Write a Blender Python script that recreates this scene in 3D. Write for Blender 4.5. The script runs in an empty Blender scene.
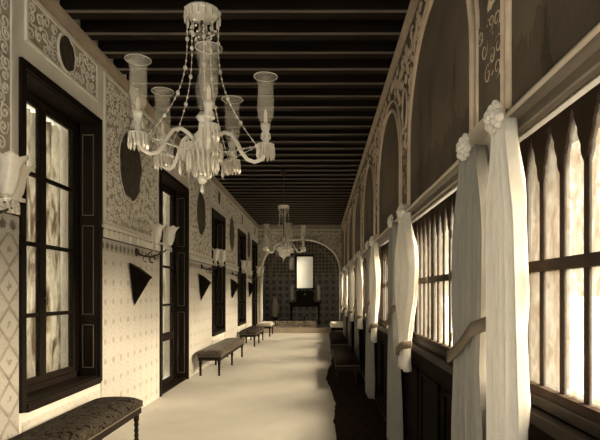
import bpy, bmesh, math, random
from math import pi, sin, cos, radians, sqrt
from mathutils import Vector, Matrix
random.seed(7)
C = bpy.context.scene.collection
SC = bpy.context.scene

# ------------------------------------------------------------------ dimensions
XL, XR, ZC, YE, YB = -2.48, 0.88, 4.28, 20.4, -2.4
CX = (XL + XR) / 2

# ------------------------------------------------------------------ materials
class NT:
    def __init__(s, name):
        s.m = bpy.data.materials.new(name); s.m.use_nodes = True
        s.t = s.m.node_tree; s.t.nodes.clear()
        s.out = s.n('ShaderNodeOutputMaterial')
    def n(s, t, **k):
        nd = s.t.nodes.new(t)
        for a, b in k.items(): setattr(nd, a, b)
        return nd
    def l(s, a, b): s.t.links.new(a, b)
    def math(s, op, a, b=None, c=None):
        nd = s.n('ShaderNodeMath', operation=op)
        for i, v in enumerate((a, b, c)):
            if v is None: continue
            if isinstance(v, (int, float)): nd.inputs[i].default_value = v
            else: s.l(v, nd.inputs[i])
        return nd.outputs[0]
    def coord(s):
        tc = s.n('ShaderNodeTexCoord'); return tc.outputs['Object']
    def xyz(s):
        sp = s.n('ShaderNodeSeparateXYZ'); s.l(s.coord(), sp.inputs[0]); return sp.outputs
    def noise(s, scale, detail=3, rough=.5, vec=None, dist=0, stretch=None):
        nd = s.n('ShaderNodeTexNoise'); nd.inputs['Scale'].default_value = scale
        nd.inputs['Detail'].default_value = detail; nd.inputs['Roughness'].default_value = rough
        nd.inputs['Distortion'].default_value = dist
        v = vec or s.coord()
        if stretch:
            mp = s.n('ShaderNodeMapping'); mp.inputs['Scale'].default_value = stretch
            s.l(v, mp.inputs[0]); v = mp.outputs[0]
        s.l(v, nd.inputs['Vector']); return nd.outputs['Fac']
    def ramp(s, f, stops):
        r = s.n('ShaderNodeValToRGB'); e = r.color_ramp.elements
        while len(e) < len(stops): e.new(.5)
        for i, (p, c) in enumerate(stops):
            e[i].position = p; e[i].color = (*c, 1)
        s.l(f, r.inputs[0]); return r.outputs[0]
    def mix(s, f, a, b):
        m = s.n('ShaderNodeMix', data_type='RGBA')
        if isinstance(f, (int, float)): m.inputs[0].default_value = f
        else: s.l(f, m.inputs[0])
        for i, v in ((6, a), (7, b)):
            if isinstance(v, tuple): m.inputs[i].default_value = (*v, 1)
            else: s.l(v, m.inputs[i])
        return m.outputs[2]
    def pr(s, col, rough=.6, bump=None, bs=.3, spec=.4, metal=0, sheen=0, bd=.01):
        p = s.n('ShaderNodeBsdfPrincipled')
        if isinstance(col, tuple): p.inputs['Base Color'].default_value = (*col, 1)
        else: s.l(col, p.inputs['Base Color'])
        p.inputs['Roughness'].default_value = rough
        p.inputs['Specular IOR Level'].default_value = spec
        p.inputs['Metallic'].default_value = metal
        p.inputs['Sheen Weight'].default_value = sheen
        if bump is not None:
            b = s.n('ShaderNodeBump'); b.inputs['Strength'].default_value = bs; b.inputs['Distance'].default_value = bd
            s.l(bump, b.inputs['Height']); s.l(b.outputs[0], p.inputs['Normal'])
        return p.outputs[0]
    def done(s, sh): s.l(sh, s.out.inputs[0]); return s.m

def W(v): return (v, v * .975, v * .91)          # light sepia tone
def M_(v): return (v, v * .84, v * .66)          # middle sepia tone
def D(v): return (v, v * .64, v * .43)           # dark sepia tone

def simple(name, a, b, scale=6, rough=.6, bs=.15, spec=.4, stretch=None, bd=.01):
    t = NT(name); f = t.noise(scale, 4, .6, stretch=stretch)
    return t.done(t.pr(t.ramp(f, [(.3, a), (.7, b)]), rough, f, bs, spec, bd=bd))

MAT = {}
MAT['plaster'] = simple('plaster', W(.74), W(.84), 3, .8, .1)
MAT['plaster_old'] = simple('plaster_old', M_(.34), M_(.46), 3, .8, .1)
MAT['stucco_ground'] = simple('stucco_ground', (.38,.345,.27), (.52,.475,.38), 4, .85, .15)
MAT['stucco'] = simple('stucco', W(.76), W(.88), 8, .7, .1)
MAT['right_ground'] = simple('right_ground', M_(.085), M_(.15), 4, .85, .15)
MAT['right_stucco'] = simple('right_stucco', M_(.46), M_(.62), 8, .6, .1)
MAT['dark_wood'] = simple('dark_wood', D(.006), D(.02), 5, .6, .15, .15, (1, 1, .15))
MAT['dado_wood'] = simple('dado_wood', D(.003), D(.010), 5, .8, .15, .04, (1, .2, 1))
MAT['beam_wood'] = simple('beam_wood', D(.006), D(.016), 5, .75, .2, .15, (.2, 3, 3))
MAT['board_wood'] = simple('board_wood', D(.008), D(.02), 5, .8, .2, .15, (.3, 2, 2))
MAT['bead_wood'] = simple('bead_wood', M_(.12), M_(.20), 5, .4, .1, .5, (.2, 3, 3))
MAT['cornice_wood'] = simple('cornice_wood', M_(.08), M_(.15), 6, .3, .1, .6, (2, .2, 2))
MAT['cornice_gilt'] = simple('cornice_gilt', M_(.42), W(.60), 6, .3, .1, .6, (2, .2, 2))
MAT['mullion_wood'] = simple('mullion_wood', D(.012), D(.03), 5, .75, .1, .08, (1, 1, .2))
MAT['floor'] = None
t = NT('pale_floor'); f = t.noise(1.2, 5, .6); f2 = t.noise(30, 2, .5)
MAT['floor'] = t.done(t.pr(t.ramp(f, [(.25, W(.56)), (.75, W(.68))]), .6, f2, .06, .3))
MAT['floor_shade'] = simple('floor_shade', D(.012), D(.04), 14, .95, .3, .1)  # floor darkened to paint the shade below the sills
MAT['medallion'] = simple('medallion', D(.008), M_(.13), 9, .6, .2, .4, (1, 3, 1))
MAT['iron'] = simple('iron', D(.02), D(.05), 20, .4, .1)
MAT['brass'] = simple('brass', M_(.22), M_(.4), 20, .3, .1)
MAT['white_cloth'] = simple('white_cloth', W(.75), W(.85), 20, .9, .2)
MAT['candle'] = simple('candle', W(.7), W(.8), 20, .6, .02)
MAT['porcelain'] = simple('porcelain', M_(.35), W(.5), 12, .3, .05)

# dado tiles with a small motif in every tile
def tile_mat(name, size, light, dark, amt, ax=1, diamond=False, r0=.17):
    t = NT(name); o = t.xyz()
    a = t.math('ADD', t.math('DIVIDE', o[ax], size), 50); b = t.math('DIVIDE', o[2], size)
    fa = t.math('SUBTRACT', t.math('FRACT', a), .5); fb = t.math('SUBTRACT', t.math('FRACT', b), .5)
    n = t.noise(28, 3, .6)
    n2 = t.noise(2.2, 4, .6)
    r = t.math('SQRT', t.math('ADD', t.math('MULTIPLY', fa, fa), t.math('MULTIPLY', fb, fb)))
    rr = t.math('ADD', r, t.math('MULTIPLY', t.math('SUBTRACT', n, .5), .5))
    dot = t.math('LESS_THAN', rr, r0)
    ring = t.math('LESS_THAN', t.math('ABSOLUTE', t.math('SUBTRACT', rr, .40)), .035)
    g = t.math('GREATER_THAN', t.math('MAXIMUM', t.math('ABSOLUTE', fa), t.math('ABSOLUTE', fb)), .485)
    m = t.math('MAXIMUM', dot, t.math('MULTIPLY', ring, .5))
    if diamond:
        d = t.math('ABSOLUTE', t.math('SUBTRACT', t.math('ADD', t.math('ABSOLUTE', fa), t.math('ABSOLUTE', fb)), .47))
        m = t.math('MAXIMUM', m, t.math('LESS_THAN', d, .06))
    m = t.math('MULTIPLY', m, t.math('MULTIPLY', t.math('ADD', t.noise(6, 2, .5), .1), amt * 1.6))
    m = t.math('MAXIMUM', m, t.math('MULTIPLY', g, amt * .22))
    m = t.math('ADD', m, t.math('MULTIPLY', n2, .12))
    return t.done(t.pr(t.mix(m, light, dark), .35, g, -.2, .4))
MAT['tile'] = tile_mat('dado_tile', .23, W(.74), M_(.25), .45)
MAT['tile_lattice'] = tile_mat('lattice_tile', .3, W(.55), M_(.2), .6, 1, True, .08)
MAT['tile_border'] = tile_mat('border_tile', .13, W(.6), M_(.1), .85, 1, False, .3)
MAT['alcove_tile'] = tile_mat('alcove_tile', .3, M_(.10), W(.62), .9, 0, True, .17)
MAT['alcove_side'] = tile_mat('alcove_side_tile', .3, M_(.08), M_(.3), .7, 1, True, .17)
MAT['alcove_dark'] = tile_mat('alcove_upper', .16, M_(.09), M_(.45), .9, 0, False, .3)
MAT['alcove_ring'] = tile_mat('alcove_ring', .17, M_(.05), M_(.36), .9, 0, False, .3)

# painted lunettes: muted landscape with trees
def mural_mat(name, yc, seed):
    t = NT(name); o = t.xyz()
    n = t.noise(5, 5, .65, stretch=(1, 3, .7)); n2 = t.noise(1.3, 3, .5); n3 = t.noise(22, 3, .6, stretch=(1, 2.2, 1))
    base = t.ramp(n2, [(.3, M_(.085)), (.7, M_(.17))])
    rnd = random.Random(seed); m = None
    for k in range(3):
        y0 = yc + (-.55, .12, .62)[k] + rnd.uniform(-.12, .12); top = 3.1 + rnd.uniform(0, .5); w = rnd.uniform(.12, .2)
        dy = t.math('ABSOLUTE', t.math('SUBTRACT', o[1], y0))
        hh = t.math('MULTIPLY', t.math('SUBTRACT', top, o[2]), w)
        k_ = t.math('SUBTRACT', t.math('ADD', hh, t.math('MULTIPLY', t.math('SUBTRACT', n, .5), .5)), dy)
        mk = t.math('MULTIPLY', t.math('MINIMUM', t.math('MAXIMUM', t.math('MULTIPLY', k_, 9), 0), 1), .85)
        m = mk if m is None else t.math('MAXIMUM', m, mk)
    ground = t.math('MULTIPLY', t.math('LESS_THAN', t.math('ADD', o[2], t.math('MULTIPLY', n, .5)), 2.95), .5)
    m = t.math('MAXIMUM', m, ground)
    m = t.math('MULTIPLY', m, t.math('ADD', t.math('MULTIPLY', n3, .9), .4))
    return t.done(t.pr(t.mix(m, base, D(.012)), .6, n, .1, .25))

# dark floral upholstery
def uphol(name, a, b, sheen=.4):
    t = NT(name); n = t.noise(13, 3, .6, dist=1.8)
    c = t.ramp(n, [(.43, a), (.5, b), (.56, a), (.62, b)])
    return t.done(t.pr(c, .9, n, .5, .12, sheen=sheen))
MAT['uphol'] = uphol('dark_floral_fabric', D(.003), M_(.09), 0)
MAT['uphol_far'] = uphol('light_floral_fabric', M_(.35), W(.6))
MAT['uphol_mid'] = uphol('glare_floral_fabric', D(.02), M_(.15), .1)  # floral fabric lightened to paint the glare on the seat
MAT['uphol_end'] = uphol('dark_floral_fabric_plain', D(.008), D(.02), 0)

# curtains (cloth lets light through)
def cloth(name, col, tr):
    t = NT(name); n = t.noise(60, 2, .5, stretch=(1, 1, .2)); c = t.ramp(n, [(.3, tuple(x * .9 for x in col)), (.7, col)])
    d = t.n('ShaderNodeBsdfDiffuse'); s = t.n('ShaderNodeBsdfTranslucent'); mx = t.n('ShaderNodeMixShader')
    t.l(c, d.inputs[0]); t.l(c, s.inputs[0]); mx.inputs[0].default_value = tr
    t.l(d.outputs[0], mx.inputs[1]); t.l(s.outputs[0], mx.inputs[2]); return t.done(mx.outputs[0])
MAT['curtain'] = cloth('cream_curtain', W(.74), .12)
MAT['curtain_shaded'] = cloth('shaded_curtain', W(.27), .05)  # same cream cloth, darkened to paint shade on the left-hand drapes
MAT['blind'] = cloth('blind_cloth', W(.85), .42)
MAT['sash'] = cloth('sash_cloth', M_(.22), .15)
def lace(name):
    t = NT(name); n = t.noise(6, 4, .6, dist=.5, stretch=(1, 2.4, .35)); c = t.ramp(n, [(.36, M_(.35)), (.5, W(.92)), (.66, W(.6))])
    d = t.n('ShaderNodeBsdfDiffuse'); s = t.n('ShaderNodeBsdfTranslucent'); mx = t.n('ShaderNodeMixShader')
    t.l(c, d.inputs[0]); t.l(c, s.inputs[0]); mx.inputs[0].default_value = .75
    t.l(d.outputs[0], mx.inputs[1]); t.l(s.outputs[0], mx.inputs[2]); return t.done(mx.outputs[0])
MAT['lace'] = lace('lace_curtain_cloth')

# window panes: old, slightly clouded glass
def pane(name, lo, hi, tl):
    t = NT(name); tr = t.n('ShaderNodeBsdfTransparent'); p = t.n('ShaderNodeBsdfTranslucent'); g = t.n('ShaderNodeBsdfGlossy')
    g.inputs['Roughness'].default_value = .08
    n = t.noise(11, 5, .7, dist=1.4, stretch=(1, 1.4, .6)); t.l(t.ramp(n, [(.40, lo), (.58, hi)]), tr.inputs[0])
    p.inputs[0].default_value = (*W(.6), 1)
    mx = t.n('ShaderNodeMixShader'); mx.inputs[0].default_value = tl
    t.l(tr.outputs[0], mx.inputs[1]); t.l(p.outputs[0], mx.inputs[2])
    m2 = t.n('ShaderNodeMixShader'); m2.inputs[0].default_value = .04
    t.l(mx.outputs[0], m2.inputs[1]); t.l(g.outputs[0], m2.inputs[2]); return t.done(m2.outputs[0])
MAT['pane'] = pane('clouded_pane', M_(.5), W(.72), .02)
MAT['pane_left'] = pane('left_pane', W(.85), W(.95), .02)
def cglass(name, alpha, col, rough=.12, met=0):
    t = NT(name); tr = t.n('ShaderNodeBsdfTransparent'); tr.inputs[0].default_value = (.96, .95, .92, 1)
    p = t.pr(t.ramp(t.noise(25, 3, .6), [(.3, tuple(x * .9 for x in col)), (.7, col)]), rough, None, 0, 1.0, metal=met)
    mx = t.n('ShaderNodeMixShader'); mx.inputs[0].default_value = alpha
    t.l(tr.outputs[0], mx.inputs[1]); t.l(p, mx.inputs[2]); return t.done(mx.outputs[0])
MAT['glass'] = cglass('shade_glass', .15, W(.95))
MAT['frost'] = cglass('frosted_glass', .7, W(.95), .3)
MAT['crystal'] = cglass('cut_crystal', .88, W(1), .06, .35)
MAT['arm_glass'] = cglass('arm_glass', .85, W(.92), .1)
MAT['rim'] = cglass('rim_glass', .6, W(.9))

# ------------------------------------------------------------------ geometry helpers
class MB:
    def __init__(s): s.v = []; s.f = []
    def add(s, vs, fs):
        o = len(s.v); s.v += [tuple(v) for v in vs]; s.f += [tuple(i + o for i in f) for f in fs]; return s
    def box(s, a, b):
        x0, y0, z0 = (min(a[i], b[i]) for i in range(3)); x1, y1, z1 = (max(a[i], b[i]) for i in range(3))
        return s.add([(x0,y0,z0),(x1,y0,z0),(x1,y1,z0),(x0,y1,z0),(x0,y0,z1),(x1,y0,z1),(x1,y1,z1),(x0,y1,z1)],
              [(0,3,2,1),(4,5,6,7),(0,1,5,4),(1,2,6,5),(2,3,7,6),(3,0,4,7)])
    def tube(s, pts, r, n=6, close=True):
        pts = [Vector(p) for p in pts]; k = len(pts); vs = []; fs = []
        up0 = None
        for i, p in enumerate(pts):
            d = (pts[min(i + 1, k - 1)] - pts[max(i - 1, 0)]).normalized()
            if up0 is None:
                up0 = Vector((0, 0, 1)) if abs(d.z) < .9 else Vector((1, 0, 0))
            a = (up0 - d * up0.dot(d))
            if a.length < 1e-4: a = d.orthogonal()
            a.normalize(); up0 = a; b = d.cross(a)
            rr = r[i] if isinstance(r, (list, tuple)) else r
            for j in range(n):
                t = 2 * pi * j / n; vs.append(p + (a * cos(t) + b * sin(t)) * rr)
        for i in range(k - 1):
            for j in range(n):
                q = (j + 1) % n; fs.append((i*n+j, i*n+q, (i+1)*n+q, (i+1)*n+j))
        if close: fs += [tuple(range(n))[::-1], tuple((k-1)*n + j for j in range(n))]
        return s.add(vs, fs)
    def lathe(s, prof, n=16, c=(0, 0, 0), cap=True):
        vs = []; fs = []; k = len(prof)
        for (r, z) in prof:
            for j in range(n):
                t = 2 * pi * j / n; vs.append((c[0] + r * cos(t), c[1] + r * sin(t), c[2] + z))
        for i in range(k - 1):
            for j in range(n):
                q = (j + 1) % n; fs.append((i*n+j, i*n+q, (i+1)*n+q, (i+1)*n+j))
        if cap: fs += [tuple(range(n))[::-1], tuple((k-1)*n + j for j in range(n))]
        return s.add(vs, fs)
    def prism(s, poly, axis, a, b):
        """poly of 2-D points, extruded along axis from a to b"""
        n = len(poly)
        def P(p, h):
            if axis == 0: return (h, p[0], p[1])
            if axis == 1: return (p[0], h, p[1])
            return (p[0], p[1], h)
        vs = [P(p, a) for p in poly] + [P(p, b) for p in poly]
        fs = [tuple(range(n))[::-1], tuple(range(n, 2 * n))]
        fs += [(i, (i+1) % n, n + (i+1) % n, n + i) for i in range(n)]
        return s.add(vs, fs)
    def gem(s, c, r, h, n=6):
        """hanging prism: pointed both ends, c is the top"""
        x, y, z = c; vs = [(x, y, z)]
        for (rr, q) in ((.55 * r, -.12 * h), (r, -.75 * h)):
            vs += [(x + rr * cos(2*pi*j/n), y + rr * sin(2*pi*j/n), z + q) for j in range(n)]
        vs.append((x, y, z - h)); fs = []
        for j in range(n):
            q = (j + 1) % n
            fs += [(0, 1 + j, 1 + q)[::-1], (1+j, 1+q, 1+n+q, 1+n+j)[::-1], (1+n+j, 1+n+q, 2*n+1)[::-1]]
        return s.add(vs, fs)
    def ball(s, c, r, n=8, m=5, sz=1):
        prof = [(max(r * sin(pi * i / m), r * .02), -r * sz * cos(pi * i / m)) for i in range(m + 1)]
        return s.lathe(prof, n, c)
    def build(s, name, mat, parent=None, smooth=False, loc=None, bevel=0):
        me = bpy.data.meshes.new(name); me.from_pydata(s.v, [], s.f); me.materials.append(mat)
        bm = bmesh.new(); bm.from_mesh(me); bmesh.ops.recalc_face_normals(bm, faces=bm.faces); bm.to_mesh(me); bm.free()
        if smooth:
            for p in me.polygons: p.use_smooth = True
        o = bpy.data.objects.new(name, me); C.objects.link(o)
        if parent is not None: o.parent = parent
        if loc: o.location = loc
        if bevel:
            b = o.modifiers.new('Bevel', 'BEVEL'); b.width = bevel; b.segments = 2; b.limit_method = 'ANGLE'
        return o

def struct(o): o['kind'] = 'structure'; return o
def empty(name, loc=(0, 0, 0), label=None, cat=None, group=None, kind=None):
    o = bpy.data.objects.new(name, None); C.objects.link(o); o.location = loc; o.empty_display_size = .1
    if label: o['label'] = label
    if cat: o['category'] = cat
    if group: o['group'] = group
    if kind: o['kind'] = kind
    return o
def tag(o, label, cat, group=None):
    o['label'] = label; o['category'] = cat
    if group: o['group'] = group
    return o
def kids(o): return [c for c in bpy.data.objects if c.parent == o]
def copy_tree(o, parent=None):
    c = o.copy(); C.objects.link(c)
    if parent is not None: c.parent = parent
    for ch in kids(o): copy_tree(ch, c)
    return c

# stucco scrollwork on a wall: P(s, t, h) gives the point at height h off the wall
def scrolls(mb, P, s0, s1, t0, t1, size, n, rad, avoid=None, inside=None, rnd=None):
    rnd = rnd or random; pts = []
    tries = 0
    while len(pts) < n and tries < n * 30:
        tries += 1
        s, t = rnd.uniform(s0 + size * .6, s1 - size * .6), rnd.uniform(t0 + size * .6, t1 - size * .6)
        if avoid and any(((s-a)/(ra+size*.6))**2 + ((t-b)/(rb+size*.6))**2 < 1 for a, b, ra, rb in avoid): continue
        if inside and not inside(s, t): continue
        if any((s-a)**2 + (t-b)**2 < (size * 1.0)**2 for a, b in pts): continue
        pts.append((s, t)); a0 = rnd.uniform(0, 2*pi); sg = rnd.choice((-1, 1)); sz = size * rnd.uniform(.6, .85)
        path = []; rr = []
        for i in range(15):
            q = i / 14; R_ = sz * (.12 + .88 * q ** 1.2); th = a0 + sg * (3.3 * pi * (1-q))
            path.append(P(s + R_ * cos(th), t + R_ * sin(th), rad * .5)); rr.append(rad * (.6 + .7 * sin(pi * q)))
        mb.tube(path, rr, 4)
        # a leaf sprig leaving the scroll
        th = a0 + sg * .9; e = sz * 1.0
        b0 = (s + e * cos(a0), t + e * sin(a0))
        mb.tube([P(b0[0], b0[1], rad*.5), P(b0[0] + sz*.35*cos(th), b0[1] + sz*.35*sin(th), rad*.6), P(b0[0] + sz*.55*cos(th+sg*.9), b0[1] + sz*.55*sin(th+sg*.9), rad*.3)],
                [rad*.7, rad*1.2, rad*.3], 4)
def PL(s, t, h): return (XL + h, s, t)
def PR(s, t, h): return (XR - h, s, t)
def PE(s, t, h): return (s, YE - h, t)
def ring(mb, P, a, b, ra, rb, rad, n=28, h=None):
    pts = [P(a + ra * cos(2*pi*i/n), b + rb * sin(2*pi*i/n), h if h is not None else rad * .6) for i in range(n + 1)]
    mb.tube(pts, rad, 6, False)
def disc(mb, P, a, b, ra, rb, h, n=48, rag=.05):
    def q(i, hh):
        t = 2*pi*i/n; k = 1 + rag * sin(5*t + a) * .7 + rag * sin(9*t + 1) * .6 + rag * sin(17*t) * .4 + rag * 1.6 * math.exp(-((t - pi/2) / .25) ** 2)
        return P(a + ra * k * cos(t), b + rb * k * sin(t), hh)
    vs = [q(i, -.005) for i in range(n)] + [q(i, h) for i in range(n)]
    mb.add(vs, [tuple(range(n))[::-1], tuple(range(n, 2*n))] + [(i, (i+1) % n, n+(i+1) % n, n+i) for i in range(n)])

# ------------------------------------------------------------------ floor
struct(MB().box((XL, YB, -.12), (XR, YE, 0)).build('floor', MAT['floor']))

# ------------------------------------------------------------------ ceiling with joists
ceil = struct(MB().box((XL - .8, YB - .3, ZC + .14), (XR + .75, YE + .3, ZC + .35)).build('ceiling', MAT['board_wood']))
y = -2.2; k = 0
bm0 = MB(); hw = .085
bm0.prism([(-hw, .16), (-hw, .03), (-hw + .03, 0), (hw - .03, 0), (hw, .03), (hw, .16)], 0, XL, XR)
proto = bm0.build('beam', MAT['beam_wood'], ceil, loc=(0, y, ZC))
bd = MB().tube([(XL, 0, 0), (XR, 0, 0)], .013, 6)
pb = bd.build('bead_moulding', MAT['bead_wood'], proto, loc=(0, -hw + .012, .008))
while y < YE - .5:
    y += .42
    c = proto.copy(); C.objects.link(c); c.parent = ceil; c.location = (0, y, ZC)
    b = pb.copy(); C.objects.link(b); b.parent = c

# ------------------------------------------------------------------ left wall
OPEN = [(.55, 2.0, 'w'), (4.24, 5.70, 'w'), (7.9, 9.5, 'd'), (11.7, 13.2, 'w'), (15.35, 16.9, 'w'), (18.5, 20.0, 'd')]
wl = MB(); yy = YB
for (a, b, k) in OPEN:
    wl.box((XL - .5, yy, -.1), (XL, a, ZC + .2)); wl.box((XL - .5, a, 3.5), (XL, b, ZC + .2))
    if k == 'w': wl.box((XL - .5, a, -.1), (XL, b, .65))
    yy = b
wl.box((XL - .5, yy, -.1), (XL, YE + .3, ZC + .2))
wall_l = struct(wl.build('wall_left', MAT['plaster']))
# tiled dado pieces between the openings
gaps = []; yy = YB
for (a, b, k) in OPEN: gaps.append((yy, a)); yy = b
gaps.append((yy, YE))
dt = MB(); db = MB(); dl = MB(); dm = MB()
for (a, b) in gaps:
    tgt = dl if b < 4.3 else dt
    tgt.box((XL, a + .06, 0), (XL + .012, b - .06, 2.08))
    db.box((XL, a + .06, 2.08), (XL + .014, b - .06, 2.22))
    # cresting: dark rail, rounded pale blocks, pale ledge
    dm.box((XL, a + .06, 2.225), (XL + .02, b - .06, 2.345))
for (a, b, k) in OPEN:
    if k == 'w': dt.box((XL, a, 0), (XL + .012, b, .52))
dt.build('tile_dado', MAT['tile'], wall_l); dl.build('lattice_tile_panel', MAT['tile_lattice'], wall_l)
db.build('tile_border', MAT['tile_border'], wall_l); dm.build('dado_rail', MAT['iron'], wall_l)
blk = MB(); led = MB()
for (a, b) in gaps:
    led.box((XL, a + .03, 2.345), (XL + .05, b - .03, 2.375))
    n = max(1, int((b - a - .14) / .14)); w = (b - a - .14) / n
    for i in range(n):
        y0 = a + .07 + i * w
        blk.prism([(y0 + .01, 2.238), (y0 + w - .01, 2.238), (y0 + w - .01, 2.30), (y0 + w * .8, 2.335), (y0 + w * .2, 2.335), (y0 + .01, 2.30)], 0, XL, XL + .035)
blk.build('cresting_tile', MAT['stucco'], wall_l); led.build('dado_ledge', MAT['stucco'], wall_l)
# stucco panels
grd = MB(); scr = MB(); frm = MB(); med = MB(); mfr = MB(); rnd = random.Random(3)
for gi, (a, b) in enumerate(gaps):
    s0, s1 = a + .16, b - .16
    if s1 - s0 < .2: continue
    grd.box((XL, s0, 2.42), (XL + .006, s1, 4.12))
    mc = (s0 + s1) / 2
    if gi == 0: mc = -1
    if gi == 2: mc = 6.66
    av = []
    if s1 - s0 > .6:
        if gi == 1: mc = 3.12
        disc(med, PL, mc, 3.25, .36, .43, .02); ring(mfr, PL, mc, 3.25, .385, .46, .009)
        av = [(mc, 3.25, .4, .47)]
    near = gi in (2, 3) or (gi == 1)
    scrolls(scr, PL, s0, s1, 2.42, 4.12, .088 if near else .12, 300 if near else 90, .0095 if near else .013, av, None, rnd)
    for (p, q) in (((s0, 2.40), (s1, 2.43)), ((s0, 4.11), (s1, 4.14)), ((s0 - .02, 2.40), (s0 + .012, 4.14)), ((s1 - .012, 2.40), (s1 + .02, 4.14))):
        frm.box((XL, p[0], p[1]), (XL + .022, q[0], q[1]))
for i, (a, b, k) in enumerate(OPEN):
    s0, s1 = a + .06, b - .06; mc = (s0 + s1) / 2
    grd.box((XL, s0, 3.74), (XL + .006, s1, 4.12))
    disc(med, PL, mc, 3.93, .15, .16, .02); ring(mfr, PL, mc, 3.93, .165, .175, .016)
    scrolls(scr, PL, s0, s1, 3.74, 4.12, .09, 40, .010, [(mc, 3.93, .18, .18)], None, rnd)
    for (p, q) in (((s0, 3.72), (s1, 3.745)), ((s0, 4.11), (s1, 4.14)), ((s0 - .02, 3.72), (s0 + .01, 4.14)), ((s1 - .01, 3.72), (s1 + .02, 4.14))):
        frm.box((XL, p[0], p[1]), (XL + .022, q[0], q[1]))
grd.build('stucco_panel', MAT['stucco_ground'], wall_l)
scr.build('stucco_scrollwork', MAT['stucco'], wall_l, True)
frm.build('panel_moulding', MAT['stucco'], wall_l)
med.build('painted_medallion', MAT['medallion'], wall_l)
mfr.build('medallion_frame', MAT['stucco'], wall_l, True)
# cornice at the ceiling
cr = MB().prism([(XL, 4.17), (XL + .02, 4.17), (XL + .03, 4.2), (XL + .05, 4.24), (XL + .06, ZC), (XL, ZC)], 1, YB, YE)
struct(cr.build('trim_1', MAT['plaster_old']))

# left windows and doors
def leaf(mb, gl, x, y0, y1, z0, z1, rails, st=.06, th=.045, kick=None, kmb=None):
    mb.box((x - th/2, y0, z0), (x + th/2, y0 + st, z1)); mb.box((x - th/2, y1 - st, z0), (x + th/2, y1, z1))
    mb.box((x - th/2, y0 + st, z1 - st), (x + th/2, y1 - st, z1)); mb.box((x - th/2, y0 + st, z0), (x + th/2, y1 - st, z0 + st))
    for z in rails: mb.box((x - th/2 + .005, y0 + st, z - .02), (x + th/2 - .005, y1 - st, z + .02))
    gl.box((x - .004, y0 + st, z0 + st), (x + .004, y1 - st, z1 - st))
def opening_left(i, a, b, k):
    isw = k == 'w'; z0 = .65 if isw else 0.0; z1 = 3.5; xg = XL - .24
    nm = ('window_%d' if isw else 'door_%d') % i
    r = empty(nm, (0, 0, 0), kind='structure')
    f = MB(); g = MB(); fr = MB()
    # outer frame on the wall face and lining of the recess
    fr.box((XL - .01, a - .045, z0 - .04), (XL + .03, a + .02, z1 + .045)); fr.box((XL - .01, b - .02, z0 - .04), (XL + .03, b + .045, z1 + .045))
    fr.box((XL - .01, a + .02, z1 - .02), (XL + .03, b - .02, z1 + .045))
    if isw: fr.box((XL - .01, a + .02, z0 - .05), (XL + .045, b - .02, z0 + .02))
    fr.box((xg - .06, a, z0), (xg + .04, a + .07, z1)); fr.box((xg - .06, b - .07, z0), (xg + .04, b, z1)); fr.box((xg - .06, a, z1 - .07), (xg + .04, b, z1))
    fr.box((xg - .06, a, z0), (xg + .04, b, z0 + (.09 if isw else .03)))
    fr.box((xg, a, z0), (XL, b, z0 + .03) if isw else (XL, b, z0 + .012))
    fr.box((xg, a + .02, z1 - .03), (XL, b - .02, z1))
    fr.build('frame', MAT['dark_wood'], r)
    m = (a + b) / 2
    zz0 = z0 + (.09 if isw else .03); rails = (1.39, 2.06, 2.72) if isw else (.82, 1.39, 2.06, 2.72)
    for (p, q) in ((a + .07, m), (m, b - .07)):
        f = MB(); g = MB(); leaf(f, g, xg, p, q, zz0, z1 - .07, rails)
        if not isw: f.box((xg - .02, p + .06, .76), (xg + .02, q - .06, .90))
        lf = f.build('casement' if isw else 'door_leaf', MAT['dark_wood'], r, bevel=.004)
        g.build('glass', MAT['pane_left'], lf)
    # panelled shutters folded against the reveals
    for (p, sg) in ((a, 1), (b, -1)):
        s = MB(); bd_ = MB(); x0, x1 = xg + .05, XL - .005
        s.box((x0, p, z0 + .02), (x1, p + sg * .028, z1 - .03))
        for (q0, q1) in ((z0 + .12, 1.25), (1.36, 2.35), (2.46, z1 - .14)):
            w = .045
            bd_.box((x0 + .03, p + sg * .028, q0), (x0 + .036, p + sg * .04, q1)); bd_.box((x1 - .036, p + sg * .028, q0), (x1 - .03, p + sg * .04, q1))
            bd_.box((x0 + .03, p + sg * .028, q0), (x1 - .03, p + sg * .04, q0 + .008)); bd_.box((x0 + .03, p + sg * .028, q1 - .008), (x1 - .03, p + sg * .04, q1))
            s.box((x0 + w + .02, p + sg * .028, q0 + w), (x1 - w - .02, p + sg * .036, q1 - w))
        so_ = s.build('shutter', MAT['dark_wood'], r); bd_.build('panel_bead', MAT['bead_wood'], so_)
    hb = MB().tube([(xg + .03, m + .02, 1.55), (xg + .06, m + .02, 1.55)], .008).tube([(xg + .06, m + .02, 1.48), (xg + .06, m + .02, 1.62)], .01)
    hb.build('handle', MAT['brass'], r)
for i, (a, b, k) in enumerate(OPEN): opening_left(i + 1, a, b, k)

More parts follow.
